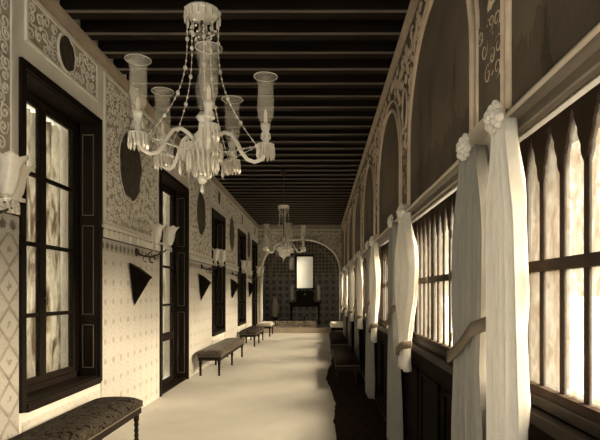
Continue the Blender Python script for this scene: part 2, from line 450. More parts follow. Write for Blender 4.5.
def folds(s0, s1, z0, z1, x, amp, nf, wfun=None, sfun=None, ns=60, nz=18, th=.006, axis='y', ph=0., cusp=False):
    """hanging cloth in the y-z plane with pleats towards x"""
    mb = MB(); rows = []
    for side in (0, 1):
        g = []
        for j in range(nz + 1):
            t = j / nz; z = z1 + (z0 - z1) * t; row = []
            w = wfun(t) if wfun else 1; c = sfun(t) if sfun else (s0 + s1) / 2
            for i in range(ns + 1):
                u = i / ns; s = c + (u - .5) * (s1 - s0) * w
                a = amp * (.55 + .45 * min(1, w * 1.2))
                o = a * sin(2 * pi * nf * u + ph + .6 * sin(3 * t)) + a * .35 * sin(2 * pi * nf * 2.3 * u + 1.3 * t * 3 + ph)
                if cusp:
                    uw = u + .028 * sin(2 * pi * 1.6 * u + ph) + .014 * sin(2 * pi * 3.7 * u + 2 * ph + 1.2 * t)
                    o = -a * (2 * abs(sin(pi * nf * uw + .35 * sin(2.2 * t + ph))) ** .75 - 1) + a * .3 * sin(2 * pi * nf * 1.7 * u + 2 * t)
                row.append((x + o + side * th, s, z))
            g.append(row)
        rows.append(g)
    n = ns + 1; vs = [p for g in rows for r in g for p in r]; fs = []; O = n * (nz + 1)
    for j in range(nz):
        for i in range(ns):
            a = j * n + i; fs.append((a, a + 1, a + n + 1, a + n)); fs.append((O + a, O + a + n, O + a + n + 1, O + a + 1))
    for j in range(nz):
        a = j * n; fs.append((a, a + n, O + a + n, O + a)); a += ns; fs.append((a, O + a, O + a + n, a + n))
    for i in range(ns):
        fs.append((i, O + i, O + i + 1, i + 1)); a = nz * n + i; fs.append((a, a + 1, O + a + 1, O + a))
    return mb.add(vs, fs)

ords = ['nearest', 'second', 'third', 'fourth', 'fifth', 'farthest']
names_l = ['window behind the near edge', 'nearest left window', 'nearest left glazed door', 'left window past the door', 'second window past the door', 'farthest left glazed door']
for i, (a, b, k) in enumerate(OPEN):
    m = (a + b) / 2; z0 = .7 if k == 'w' else .06
    for (p, q, w) in ((a + .03, m - .05, 'camera side'), (m + .05, b - .03, 'far side')):
        if i == 0 and w == 'camera side': pass
        o = folds(p, q, z0, 3.42, XL - .42, .03, 5, ns=40, nz=6).build('lace_curtain', MAT['lace'], None, True)
        tag(o, 'patterned lace curtain in the %s, %s half' % (names_l[i], w), 'curtain', 'lace curtains behind the left openings')

# ------------------------------------------------------------------ right wall
PITCH, P0, HW = 2.6, 2.62, .13        # pilaster centres P0 + k*PITCH, half width
pil = [P0 + k * PITCH for k in range(-2, 7)]
Z0, Z1 = 1.13, 2.32
wr = MB(); TH = .34
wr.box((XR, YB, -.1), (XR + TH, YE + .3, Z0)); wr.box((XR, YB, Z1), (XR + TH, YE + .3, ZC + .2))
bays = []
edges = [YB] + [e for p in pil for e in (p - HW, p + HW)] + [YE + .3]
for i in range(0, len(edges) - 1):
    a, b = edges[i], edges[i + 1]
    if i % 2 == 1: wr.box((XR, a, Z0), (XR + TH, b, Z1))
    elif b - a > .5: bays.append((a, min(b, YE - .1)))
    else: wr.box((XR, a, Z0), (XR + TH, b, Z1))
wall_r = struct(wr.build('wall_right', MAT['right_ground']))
# dark panelled dado below the sills
dd = MB()
dd.box((XR - .03, YB, 0), (XR, YE, Z0 - .03))
for (a, b) in bays:
    n = 3; w = (b - a) / n
    for j in range(n):
        y0, y1 = a + j * w + .07, a + (j + 1) * w - .07
        for (p, q) in (((y0, .22), (y1, .25)), ((y0, .92), (y1, .95)), ((y0, .22), (y0 + .03, .95)), ((y1 - .03, .22), (y1, .95))):
            dd.box((XR - .05, p[0], p[1]), (XR - .03, q[0], q[1]))
dd.build('wood_dado', MAT['dado_wood'], wall_r)
struct(MB().box((XR - .05, YB, 0), (XR - .03, YE, .16)).build('baseboard_right', MAT['dado_wood']))
struct(MB().prism([(XR + TH, 2.62), (XR + TH + .45, 2.58), (XR + TH + .45, 2.64), (XR + TH, 2.74)], 1, YB - .3, YE + .3).build('trim_added_eave', MAT['plaster']))  # eave added outside to keep steep light off the floor by the wall
struct(MB().box((XR + TH, -60, -.9), (160, 300, -.6)).build('ground_bounce', simple('bounce_ground', W(.30), W(.46), 2, .9)))  # pale ground added outside to bounce sun onto ceiling and upper walls
# windows of pointed lights
def lancet_window(i, a, b):
    r = empty('window_%d' % (i + 10), (0, 0, 0), kind='structure')
    x = XR + .05; f = MB(); zt = Z1 - .03
    f.box((XR - .045, a - .02, Z0 - .05), (x + .06, b + .02, Z0)); f.box((x - .04, a, Z0), (x + .05, b, Z0 + .05)); 
    f.build('sill', MAT['dark_wood'], r, bevel=.006)
    n = int(round((b - a) / .187)); w = (b - a) / n; m = MB(); sp = MB(); zs = 2.08
    for j in range(n + 1):
        y = a + j * w; t = .030 if (j % 4 == 0) else .017; dx = .014 if j % 4 == 0 else .006
        m.box((x - dx, max(a, y - t), Z0 + .04), (x + dx, min(b, y + t), zt))
    m.box((x - .025, a, 1.69), (x + .02, b, 1.735)); m.box((x - .03, a, Z0 + .04), (x + .02, b, Z0 + .085))
    m.build('mullion_frame', MAT['mullion_wood'], r)
    for j in range(n):
        y0, y1 = a + j * w, a + (j + 1) * w; c = (y0 + y1) / 2
        arcL = [(y0 + .019 + (w/2 - .019) * (q/9) ** 1.15 + .004 * sin(q * 2.1), zs + (2.275 - zs) * q/9) for q in range(10)]
        L = arcL + [(c, zt), (y0, zt), (y0, zs - .03)]
        sp.prism(L, 0, x - .012, x + .012)
        sp.prism([(2*c - p[0], p[1]) for p in L], 0, x - .012, x + .012)
    sp.build('tracery', MAT['mullion_wood'], r)
    MB().box((x - .003, a, Z0 + .05), (x + .003, b, zt)).build('glass', MAT['pane'], r)
    hh = MB()
    for j in range(0, n + 1, 4):
        y = a + j * w
        for z in (1.3, 1.72, 2.0): hh.box((x - .05, y - .012, z - .03), (x - .035, y + .012, z + .03))
    hh.build('hinge', MAT['iron'], r)
for i, (a, b) in enumerate(bays): lancet_window(i, a, b)
# cornice over the windows
cn = MB().prism([(XR, 2.285), (XR - .015, 2.285), (XR - .02, 2.30), (XR - .03, 2.305), (XR - .03, 2.345), (XR - .045, 2.365), (XR - .05, 2.375), (XR, 2.38)], 1, YB, YE)
cno = struct(cn.build('trim_2', MAT['cornice_wood']))
cg = MB().prism([(XR, 2.38), (XR - .052, 2.375), (XR - .06, 2.387), (XR - .055, 2.40), (XR - .02, 2.43), (XR, 2.435)], 1, YB, YE)
cg.build('gilt_top_moulding', MAT['cornice_gilt'], cno)
for p in pil:   # breaks of the cornice on the pilasters
    MB().prism([(XR, 2.25), (XR - .03, 2.26), (XR - .04, 2.32), (XR - .065, 2.36), (XR - .07, 2.42), (XR - .08, 2.46), (XR - .02, 2.49), (XR, 2.50)], 1, p - .16, p + .16).build('capital_block', MAT['cornice_gilt'], cno)
# painted lunettes with their mouldings
am = MB(); orn = MB(); om = MB(); omf = MB(); pst = MB(); rnd = random.Random(11)
def arch_pts(c, hw, zs, rise, zb, n=20):
    pts = [(c - hw, zb)] + [(c - hw * cos(pi * q / n), zs + rise * sin(pi * q / n)) for q in range(n + 1)] + [(c + hw, zb)]
    return pts
cs = []
for k, p in enumerate(pil[:-1] + [pil[-1]]):
    c = p + PITCH / 2
    if c + 1 > YE: break
    cs.append(c)
for k, c in enumerate([pil[0] - PITCH / 2] + cs):
    if c - 1.05 < YB: continue
    pts = arch_pts(c, 1.0, 3.0, .84, 2.45)
    mo = MB().prism(pts, 0, XR - .008, XR + .01).build('mural', mural_mat('mural_%d' % k, c, k), wall_r)
    am.tube([PR(s, t, .010) for s, t in arch_pts(c, 1.02, 3.0, .86, 2.45)], .022, 6)
    am.tube([PR(s, t, .008) for s, t in arch_pts(c, 1.11, 3.0, .97, 2.45)], .014, 6)
am.build('arch_moulding', MAT['right_stucco'], wall_r, True)
for p in pil:
    def ins(s, t, p=p):
        d = abs(s - p); 
        if t < 3.02: return d < .15
        # outside both neighbouring arches
        for c in (p - PITCH/2, p + PITCH/2):
            if ((s - c)/1.2)**2 + ((t - 3.0)/1.06)**2 < 1: return False
        return True
    ring(omf, PR, p, 3.48, .12, .2, .014); disc(om, PR, p, 3.48, .11, .19, .012)
    scrolls(orn, PR, p - 1.3, p + 1.3, 2.58, 4.16, .085, 60 if p < 9 else 30, .009, [(p, 3.48, .13, .2)], ins, rnd)
    pst.box((XR - .012, p - .15, 2.52), (XR, p + .17, 3.05))
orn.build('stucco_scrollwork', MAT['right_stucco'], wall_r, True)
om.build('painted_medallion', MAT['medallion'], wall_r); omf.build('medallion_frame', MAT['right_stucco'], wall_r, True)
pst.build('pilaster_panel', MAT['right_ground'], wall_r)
cr = MB().prism([(XR, 4.2), (XR - .02, 4.2), (XR - .03, 4.22), (XR - .04, 4.25), (XR - .05, ZC), (XR, ZC)], 1, YB, YE)
struct(cr.build('trim_3', MAT['plaster_old']))

# ------------------------------------------------------------------ curtains on the right
wd = ['nearest', 'second', 'third', 'fourth', 'fifth', 'sixth', 'seventh']
def rosette(mb, x, y, z, s=1.):
    rr = random.Random(5)
    for (n, R_, r_, dx) in ((11, .046, .017, 0), (8, .030, .017, -.014), (4, .013, .014, -.026)):
        for j in range(n):
            a = 2 * pi * j / n + rr.uniform(-.2, .2); q = R_ * rr.uniform(.85, 1.15) * s
            mb.ball((x + dx, y + q * cos(a), z + q * sin(a)), r_ * s * rr.uniform(.8, 1.2), 7, 5)
def sstep(a, b, t): q = max(0, min(1, (t - a) / (b - a))); return q * q * (3 - 2 * q)
vis = [p for p in pil if p > 2]
for k, p in enumerate(vis):
    for side in (-1, 1):
        x = XR - .105; straight = (k == 0 and side == -1)
        y0 = (p - .50 if k == 0 else p - .68) if side == -1 else (p - .06 if k == 0 else p - .02)
        if straight:
            wf = lambda t: .42 + .58 * sstep(0, .2, t); sf = lambda t, y0=y0: y0 - .02 * t
            half, nf = .15, 6
        elif side == 1:
            wf = lambda t: .40 + .34 * sstep(0, .2, t) - .10 * math.exp(-((t - .47) / .08) ** 2) + .26 * sstep(.5, 1, t)
            sf = lambda t, y0=y0: y0 + .04 * sstep(0, .5, t); half, nf = (.34 if k == 0 else .29), 8
        else:
            def wf(t): return .34 + .66 * sstep(0, .35, t) - .62 * sstep(.45, .84, t) + .12 * sstep(.86, 1, t)
            def sf(t, y0=y0): return y0 + .06 - .08 * sstep(0, .35, t) + .05 * sstep(.4, .84, t)
            half, nf = .38, 8
        cl = folds(y0 - half, y0 + half, (.92 if (side == -1 and k > 0) else .03), 2.31, x - .012, .04, nf, wf, sf, 150, 36, cusp=True, ph=k + side)
        lab = 'tall cream curtain, %s-hand one of the %s pair on the right wall' % ('right' if side == -1 else 'left', wd[k])
        if k == 0: lab = 'straight pleated cream curtain beside the big leaded panes at the right edge' if side == -1 else 'gathered cream curtain darkened for shade, with a dark sash, second curtain from the right edge'
        r = empty('window_curtain', (x, y0, 0), lab, 'curtain', 'window curtains along the right wall')
        cl.v = [(a - x, b - y0, c_) for a, b, c_ in cl.v]
        cl.build('drape', MAT['curtain_shaded'] if side == 1 else MAT['curtain'], r, True)
        rs = MB(); rosette(rs, -.05, 0, 2.325, 1.15); rs.build('rosette', MAT['curtain'], r, True)
        if not straight:
            zt = 1.30 if side == 1 else 1.12; n = 14; vs = []; fs = []; hw_ = .30 if side == 1 else .17
            for i in range(n + 1):
                q = i / n; yy_ = hw_ * (1 - 2 * q); zz_ = zt - .06 + (.24 if side == 1 else .1) * q ** 1.5; xx_ = -.085 + .09 * max(0, abs(2 * q - 1) - .75) / .25
                vs += [(xx_, yy_, zz_ - .032), (xx_, yy_, zz_ + .032), (xx_ + .008, yy_, zz_ + .032), (xx_ + .008, yy_, zz_ - .032)]
            for i in range(n):
                o = 4 * i
                for j in range(4): fs.append((o + j, o + (j+1) % 4, o + 4 + (j+1) % 4, o + 4 + j))
            fs += [(0, 1, 2, 3), (4*n, 4*n+3, 4*n+2, 4*n+1)]
            MB().add(vs, fs).build('tieback', MAT['sash'], r, True)

# ------------------------------------------------------------------ end wall and alcove
AL, AR = XL + .14, XR - .06
ac, ahw = (AL + AR) / 2, (AR - AL) / 2
ew = MB(); n = 28
az, ar = 2.42, 1.34
def ogive(q):   # slightly pointed arch
    th = pi * q; return (ac - ahw * cos(th), az + ar * sin(th) ** .85)
pts = [(AL, 0)] + [ogive(q / n) for q in range(n + 1)] + [(AR, 0)]
for i in range(len(pts) - 1):      # wall pieces above and beside the opening
    a, b = pts[i], pts[i + 1]
    if abs(a[0] - b[0]) < 1e-6: continue
    ew.prism([a, b, (b[0], ZC + .2), (a[0], ZC + .2)], 1, YE, YE + .3)
ew.box((XL - .2, YE, 0), (AL, YE + .3, ZC + .2)); ew.box((AR, YE, 0), (XR + .2, YE + .3, ZC + .2))
wall_e = struct(ew.build('wall_end', MAT['stucco_ground']))
ao = MB().tube([(x_, YE - .01, z_) for x_, z_ in pts], .055, 8).build('arch_moulding', MAT['plaster'], wall_e, True)
eo = MB()
def insE(s, t):
    if abs(s - ac) < ahw and t < az: return False
    return not (((s - ac) / (ahw + .14)) ** 2 + ((t - az) / (ar + .16)) ** 2 < 1)
scrolls(eo, PE, XL, XR, 2.3, 4.1, .10, 110, .012, None, insE, rnd)
eo.build('stucco_scrollwork', MAT['stucco'], wall_e, True)
MB().box((XL, YE - .02, 4.1), (XR, YE, 4.15)).box((XL, YE - .02, 3.98), (XR, YE, 4.0)).build('string_moulding', MAT['stucco'], wall_e)
YA = 23.2; ZA = .2
struct(MB().box((AL - .3, YE + .02, -.1), (AR + .3, YA, ZA)).build('floor_alcove', MAT['floor']))
struct(MB().box((AL - .2, YE - .02, 0), (AR + .0, YE + .02, ZA + .01)).build('trim_4', MAT['plaster_old']))
al = MB().box((AL - .5, YE + .3, 0), (AL - .2, YA, 4.1)); 
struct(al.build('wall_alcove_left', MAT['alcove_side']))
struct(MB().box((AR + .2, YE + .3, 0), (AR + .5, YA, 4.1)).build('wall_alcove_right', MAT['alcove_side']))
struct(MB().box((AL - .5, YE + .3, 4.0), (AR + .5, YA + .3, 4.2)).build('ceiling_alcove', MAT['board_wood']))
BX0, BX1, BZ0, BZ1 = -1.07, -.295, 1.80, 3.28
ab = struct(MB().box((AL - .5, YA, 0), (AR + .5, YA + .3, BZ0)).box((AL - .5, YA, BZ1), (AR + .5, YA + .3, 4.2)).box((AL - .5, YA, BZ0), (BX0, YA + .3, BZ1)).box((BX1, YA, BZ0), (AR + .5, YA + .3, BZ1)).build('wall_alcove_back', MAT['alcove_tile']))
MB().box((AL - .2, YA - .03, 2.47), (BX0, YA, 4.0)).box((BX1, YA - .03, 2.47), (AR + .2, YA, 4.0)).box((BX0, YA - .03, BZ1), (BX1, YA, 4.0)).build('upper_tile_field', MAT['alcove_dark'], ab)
MB().box((AL - .2, YA - .07, 2.45), (BX0 - .04, YA, 2.50)).box((BX1 + .04, YA - .07, 2.45), (AR + .2, YA, 2.50)).build('tile_moulding', MAT['plaster_old'], ab)
rg = MB(); n = 30
for i in range(n):
    a0, a1 = pi * i / n, pi * (i + .6) / n
    P = lambda a, r_: (ac - (1.42 + r_) * cos(a), 2.5 + (1.15 + r_) * sin(a))
    rg.prism([P(a0, 0), P(a1, 0), P(a1, .14), P(a0, .14)], 1, YA - .06, YA - .03)
rg.build('arch_voussoir', MAT['plaster_old'], ab)

def at(u, v, y): return (( u - 320) * y / 510, y, 1.6 + (293 - v) * y / 510)
# bright window with a drawn white blind in the back wall of the alcove
r = empty('window_30', (0, 0, 0), kind='structure')
MB().box((BX0, YA + .10, BZ0), (BX1, YA + .112, BZ1)).build('white_blind', MAT['blind'], r)
fb_ = MB()
for (p, q) in (((BX0 - .04, BZ0 - .04), (BX0 + .02, BZ1 + .04)), ((BX1 - .02, BZ0 - .04), (BX1 + .04, BZ1 + .04)), ((BX0 + .02, BZ0 - .04), (BX1 - .02, BZ0 + .02)), ((BX0 + .02, BZ1 - .02), (BX1 - .02, BZ1 + .04))):
    fb_.box((p[0], YA - .09, p[1]), (q[0], YA + .02, q[1]))
fb_.build('window_frame', MAT['dark_wood'], r)
# small lantern
yb = 21.6; a = at(291.5, 271, yb); zb = a[2]; 
r = empty('hanging_lantern', (a[0], yb, zb), 'small glass lantern hanging left of the bright alcove window', 'lantern')
h = 15 * yb / 510
MB().lathe([(.02, 0), (.09, .04), (.1, .08)], 6).build('base', MAT['brass'], r)
MB().lathe([(.1, .08), (.13, h * .5), (.12, h - .1)], 6).build('glass_body', MAT['frost'], r)
MB().lathe([(.13, h - .1), (.08, h - .04), (.02, h)], 6).build('top_cap', MAT['brass'], r)
gb = MB()
for j in range(6):
    t_ = 2*pi*j/6; gb.tube([(.1*cos(t_), .1*sin(t_), .08), (.13*cos(t_), .13*sin(t_), h*.5), (.12*cos(t_), .12*sin(t_), h-.1)], .008, 4)
gb.build('glazing_bar', MAT['brass'], r)
MB().tube([(0, 0, h), (0, 0, 4.0 - zb)], .008, 5).build('chain', MAT['iron'], r)

TURN = [(.02, 0), (.028, .02), (.018, .05), (.026, .09), (.018, .12), (.027, .16), (.018, .20), (.028, .24), (.02, .27), (.03, .31), (.03, .40)]
def turned(h, s=1): return [(rr * s, z * h / .40) for rr, z in TURN]
# console table in the alcove
yt = 22.3; tx0, tx1 = (289 - 320) * yt / 510, (321 - 320) * yt / 510; tc = (tx0 + tx1) / 2; th_ = 1.0
r = empty('console_table', (tc, yt, ZA), 'dark console table on tall turned legs in the tiled alcove', 'table')
w_ = (tx1 - tx0) / 2
MB().box((-w_, -.28, th_ - .05), (w_, .28, th_)).build('tabletop', MAT['dark_wood'], r, bevel=.01)
MB().box((-w_ + .05, -.24, th_ - .2), (w_ - .05, .24, th_ - .05)).build('apron', MAT['dark_wood'], r)
for sx in (-1, 1):
    for sy in (-1, 1):
        MB().lathe(turned(th_ - .2, 1.5), 10, (sx * (w_ - .1), sy * .2, 0)).build('leg', MAT['dark_wood'], r, True)
MB().box((-w_ + .1, -.02, .14), (w_ - .1, .02, .18)).build('stretcher', MAT['dark_wood'], r)
r = empty('chest', (tc, yt + .02, ZA + th_), 'dark wooden chest standing on the console table in the alcove', 'chest')
MB().box((-.38, -.2, 0), (.38, .2, .40)).build('body', MAT['dark_wood'], r, bevel=.008)
MB().prism([(-.41, .40), (.41, .40), (.41, .44), (.3, .50), (-.3, .50), (-.41, .44)], 1, -.23, .23).build('lid', MAT['dark_wood'], r)
MB().box((-.03, -.215, .3), (.03, -.2, .4)).build('lock_plate', MAT['brass'], r)
for u, w in ((292.5, 'left'), (319, 'right')):
    x_ = (u - 320) * yt / 510
    r = empty('hurricane_lamp', (x_, yt - .12, ZA + th_), 'pale glass hurricane lamp on the %s end of the alcove console table' % w, 'lamp', 'lamps on the console table')
    MB().lathe([(.07, 0), (.07, .015), (.025, .04), (.03, .08), (.05, .1)], 12).build('base', MAT['brass'], r, True)
    MB().lathe([(.045, .1), (.075, .18), (.075, .5), (.06, .6), (.085, .72)], 14, cap=False).build('glass_shade', MAT['frost'], r, True)
    MB().lathe([(.025, .1), (.025, .42), (.005, .45)], 8).build('candle', MAT['candle'], r, True)
# pale vase on a dark pedestal
yv = 22.0; xv = (275 - 320) * yv / 510
r = empty('plant_pedestal', (xv, yv, ZA), 'dark turned pedestal standing left of the alcove console table', 'pedestal')
MB().lathe([(.2, 0), (.2, .04), (.09, .08), (.07, .2), (.09, .3), (.17, .33), (.17, .36)], 14).build('column', MAT['dark_wood'], r, True)
r = MB().lathe([(.08, 0), (.1, .03), (.17, .22), (.2, .42), (.15, .6), (.09, .72), (.09, .82), (.14, .9), (.12, .9), (.07, .82)], 18).build('vase', MAT['porcelain'], None, True, loc=(xv, yv, ZA + .36))
tag(r, 'tall pale vase on the dark pedestal in the alcove', 'vase')
# low openwork fender at the edge of the step
yf = YE + .12
r = empty('fender_railing', ((270-320)*yf/510, yf, ZA), 'low dark openwork fender along the alcove step', 'railing')
x0_, x1_ = 0, (316 - 270) * yf / 510
MB().tube([(x0_, 0, .26), (x1_, 0, .26)], .014, 6).tube([(x0_, 0, .04), (x1_, 0, .04)], .012, 6).build('rail', MAT['brass'], r)
nn = 22
sp = MB().tube([(0, 0, .0), (0, 0, .12), (0, 0, .27)], [.01, .022, .008], 6)
for i in range(nn + 1):
    if i == 0: pr_ = sp.build('spindle', MAT['brass'], r, True)
    else:
        c_ = pr_.copy(); C.objects.link(c_); c_.parent = r; c_.location = (x1_ * i / nn, 0, 0)
# small dark figurine on the step
xs = (304.5 - 320) * 21.3 / 510
fg = MB().lathe([(.09, 0), (.09, .03), (.03, .06), (.05, .16), (.06, .22), (.03, .3), (.045, .34), (.035, .4), (.005, .43)], 12).build('ornamental_urn', MAT['iron'], None, True, loc=(xs, 21.3, ZA))
tag(fg, 'small dark urn on the alcove floor before the console table', 'urn')

# unseen wall behind the camera, its opening added for frontal fill light
struct(MB().box((XL - .5, YB - .3, -.1), (XL + .35, YB, ZC + .3)).box((XR - .35, YB - .3, -.1), (XR + .5, YB, ZC + .3)).box((XL + .35, YB - .3, 3.7), (XR - .35, YB, ZC + .3)).build('wall_back', MAT['plaster']))

# ------------------------------------------------------------------ benches
def bench(x0, x1, y0, y1, label, mat, cat='bench', zt=.50, npair=3, group='upholstered benches', endmat=None):
    r = empty('upholstered_bench', ((x0 + x1) / 2, (y0 + y1) / 2, 0), label, cat, group)
    w, l = (x1 - x0) / 2, (y1 - y0) / 2
    # cushion with a domed top
    mb = MB(); nx, ny = 14, 30; vs = []; fs = []
    zb = zt - .13
    for j in range(ny + 1):
        for i in range(nx + 1):
            u, v = i / nx * 2 - 1, j / ny * 2 - 1
            e = max(0, 1 - abs(u) ** 6) ** .35 * max(0, 1 - abs(v) ** 14) ** .35
            vs.append((u * w, v * l, zb + .055 + (.075 - .02 * u * u) * e))
    n1 = nx + 1
    for j in range(ny):
        for i in range(nx): a = j * n1 + i; fs.append((a, a + 1, a + n1 + 1, a + n1))
    base = len(vs)
    rim = [(i, 0) for i in range(nx + 1)] + [(nx, j) for j in range(1, ny + 1)] + [(i, ny) for i in range(nx - 1, -1, -1)] + [(0, j) for j in range(ny - 1, 0, -1)]
    for (i, j) in rim: vs.append(((i / nx * 2 - 1) * w * .985, (j / ny * 2 - 1) * l * .998, zb))
    m_ = len(rim)
    for q in range(m_):
        a = rim[q][1] * n1 + rim[q][0]; b = rim[(q+1) % m_][1] * n1 + rim[(q+1) % m_][0]
        fs.append((a, base + q, base + (q + 1) % m_, b))
    fs.append(tuple(base + q for q in range(m_)))
    mb.add(vs, fs).build('seat_cushion', mat, r, True)
    MB().box((-w * .96, -l * .99, zb - .075), (w * .96, l * .99, zb)).build('seat_rail', MAT['dark_wood'], r, bevel=.006)
    tb = MB()
    for sx in (-1, 1): tb.tube([(sx * w, -l, zb + .004), (sx * w, l, zb + .004)], .007, 5)
    for sy in (-1, 1): tb.tube([(-w, sy * l, zb + .004), (w, sy * l, zb + .004)], .007, 5)
    tb.build('braid_trim', MAT['bead_wood'], r)
    lg = MB().lathe(turned(zb - .07, 1.0), 10); first = None
    for j in range(npair):
        yy_ = -l + .06 + (2 * l - .12) * j / (npair - 1)
        for sx in (-1, 1):
            if first is None: first = lg.build('leg', MAT['dark_wood'], r, True); o = first
            else: o = first.copy(); C.objects.link(o); o.parent = r
            o.location = (sx * (w - .05), yy_, 0)
    return r
bench(XL + .05, -1.93, 3.15, 5.56, 'bench with dark floral upholstery, bottom left corner under the near window', MAT['uphol'])
bench(-2.36, -1.90, 9.80, 12.80, 'long bench with upholstery lightened for glare past the glazed door', MAT['uphol_mid'])
bench(-2.40, -1.90, 15.1, 17.4, 'dark upholstered bench second past the glazed door on the left', MAT['uphol'])
bench(-2.34, -1.80, 18.7, 19.9, 'short pale-topped bench at the left foot of the alcove arch', MAT['uphol_far'], npair=2)
GB = 'upholstered benches'
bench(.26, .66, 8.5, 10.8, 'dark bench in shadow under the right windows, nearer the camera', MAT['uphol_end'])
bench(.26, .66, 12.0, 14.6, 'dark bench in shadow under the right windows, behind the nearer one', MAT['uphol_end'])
for o in bpy.data.objects:
    if o.name.startswith('upholstered_bench') and o.location.x > 0: o.location.z = .012
# thin dark sheet standing for the sill shadow, edge wandering like it
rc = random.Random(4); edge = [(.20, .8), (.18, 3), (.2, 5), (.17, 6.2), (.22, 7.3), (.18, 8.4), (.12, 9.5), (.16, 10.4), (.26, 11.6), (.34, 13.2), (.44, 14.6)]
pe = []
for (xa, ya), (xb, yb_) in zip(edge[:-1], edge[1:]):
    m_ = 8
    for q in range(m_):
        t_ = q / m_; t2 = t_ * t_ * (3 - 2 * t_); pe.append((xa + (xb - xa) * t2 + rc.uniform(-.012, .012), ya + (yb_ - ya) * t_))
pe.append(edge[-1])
cp = MB().prism(pe + [(.82, 14.6), (.82, .8)], 2, .0, .012).build('floor_shade', MAT['floor_shade'])
tag(cp, 'thin dark sheet painting the shade on the floor under the right windows', 'floor_shade')
# white topped stool by the right wall
r = empty('covered_stool', (.59, 16.4, 0), 'square stool with a white cloth cover near the right end of the alcove', 'stool')
MB().box((-.24, -.3, .42), (.22, .3, .52)).build('seat', MAT['dark_wood'], r, bevel=.02)
MB().box((-.26, -.32, .50), (.23, .32, .67)).build('white_cover', MAT['white_cloth'], r, bevel=.04)
for sx in (-1, 1):
    for sy in (-1, 1): MB().lathe(turned(.42, 1.2), 10, (sx * .19, sy * .25, 0)).build('leg', MAT['dark_wood'], r, True)

# ------------------------------------------------------------------ wall sconces
def tulip(s=1.): 
    mb = MB(); n = 24; prof = [(.018, 0), (.03, .012), (.045, .05), (.05, .09), (.047, .125), (.062, .165), (.085, .19)]; vs = []; fs = []
    for side in (0, 1):
        for (rr, z) in prof:
            for j in range(n):
                t = 2*pi*j/n; fl = 1 + .10 * (z / .19) * cos(6 * t)
                q = (rr - side * .004) * fl * s; vs.append((q * cos(t), q * sin(t), z * s * 1.15 + (.012 * cos(6*t) * (z/.19)**3) * s))
    k = len(prof); O = k * n
    for i in range(k - 1):
        for j in range(n):
            q = (j+1) % n; fs += [(i*n+j, i*n+q, (i+1)*n+q, (i+1)*n+j), (O+i*n+j, O+(i+1)*n+j, O+(i+1)*n+q, O+i*n+q)]
    for j in range(n):
        q = (j+1) % n; i = k - 1; fs.append((i*n+j, i*n+q, O+i*n+q, O+i*n+j))
    return mb.add(vs, fs)
def sconce(y, label):
    r = empty('wall_sconce', (XL + .015, y, 2.15), label, 'sconce', 'glass shaded wall sconces on the left wall')
    MB().lathe([(.055, -.02), (.06, 0), (.03, .03)], 12).build('wall_plate', MAT['iron'], r, True)
    p = kids(r)[0]; p.rotation_euler = (0, pi/2, 0)
    for sg in (-1, 0, 1):
        ln = .34 if sg else .44; dy = sg * .24
        pts = [(.0, 0, 0)] + [(ln * q, dy * q, -.06 * sin(pi * q * 1.1) - .02 + .05 * q) for q in (.15, .3, .45, .6, .75, .9, 1)] + [(ln, dy, .07)]
        arm = MB().tube(pts, .009, 6)
        # small curl under the arm
        arm.tube([(ln * .5 + .04 * cos(a), dy * .5, -.10 + .04 * sin(a)) for a in [i * pi / 5 for i in range(9)]], .006, 5)
        a_ = arm.build('arm', MAT['iron'], r, True)
        MB().lathe([(.012, 0), (.035, .02), (.012, .035), (.03, .05)], 12, (ln, dy, .04)).build('cup', MAT['crystal'], a_, True)
        sh = tulip(1.18).build('glass_shade', MAT['frost'], a_, True, loc=(ln, dy, .085))
        sh.rotation_euler = (0, .12, sg * .2)
        MB().lathe([(.011, 0), (.011, .12), (.002, .14)], 8, (ln, dy, .09)).build('candle', MAT['candle'], a_, True)
        gm = MB()
        for j in range(7):
            t = 2*pi*j/7; gm.gem((ln + .034 * cos(t), dy + .034 * sin(t), .058), .007, .06, 5)
        gm.build('prism_drop', MAT['crystal'], a_)
    return r
def bracket(y, label):
    r = empty('corner_bracket', (XL + .03, y, 1.43), label, 'bracket', 'dark pointed brackets under the sconces')
    b = MB(); n = 5
    # a pointed half pyramid, its top sloping down to the room
    top = [(0, -.30, .55), (.09, -.18, .49), (.17, .04, .38), (.12, .14, .37), (0, .20, .40)]
    b.add([(0, -.12, 0)] + top, [(0, i + 1, i + 2) for i in range(4)] + [(0, 5, 1), (1, 2, 3, 4, 5)])
    b.build('body', MAT['dado_wood'], r)
    e = MB().tube([(p[0] + .004, p[1], p[2]) for p in top], .012, 6).build('top_edge_moulding', MAT['mullion_wood'], r)
    return r
sn = [(3.3, 'nearest'), (6.85, 'second'), (10.6, 'third'), (14.3, 'fourth'), (17.7, 'farthest')]
for y, w in sn:
    sconce(y, 'iron wall sconce with tulip glass shades, %s along the left wall' % w)
    if y > 4: bracket(y + .0, 'dark pointed wall bracket below the %s sconce on the left wall' % w)

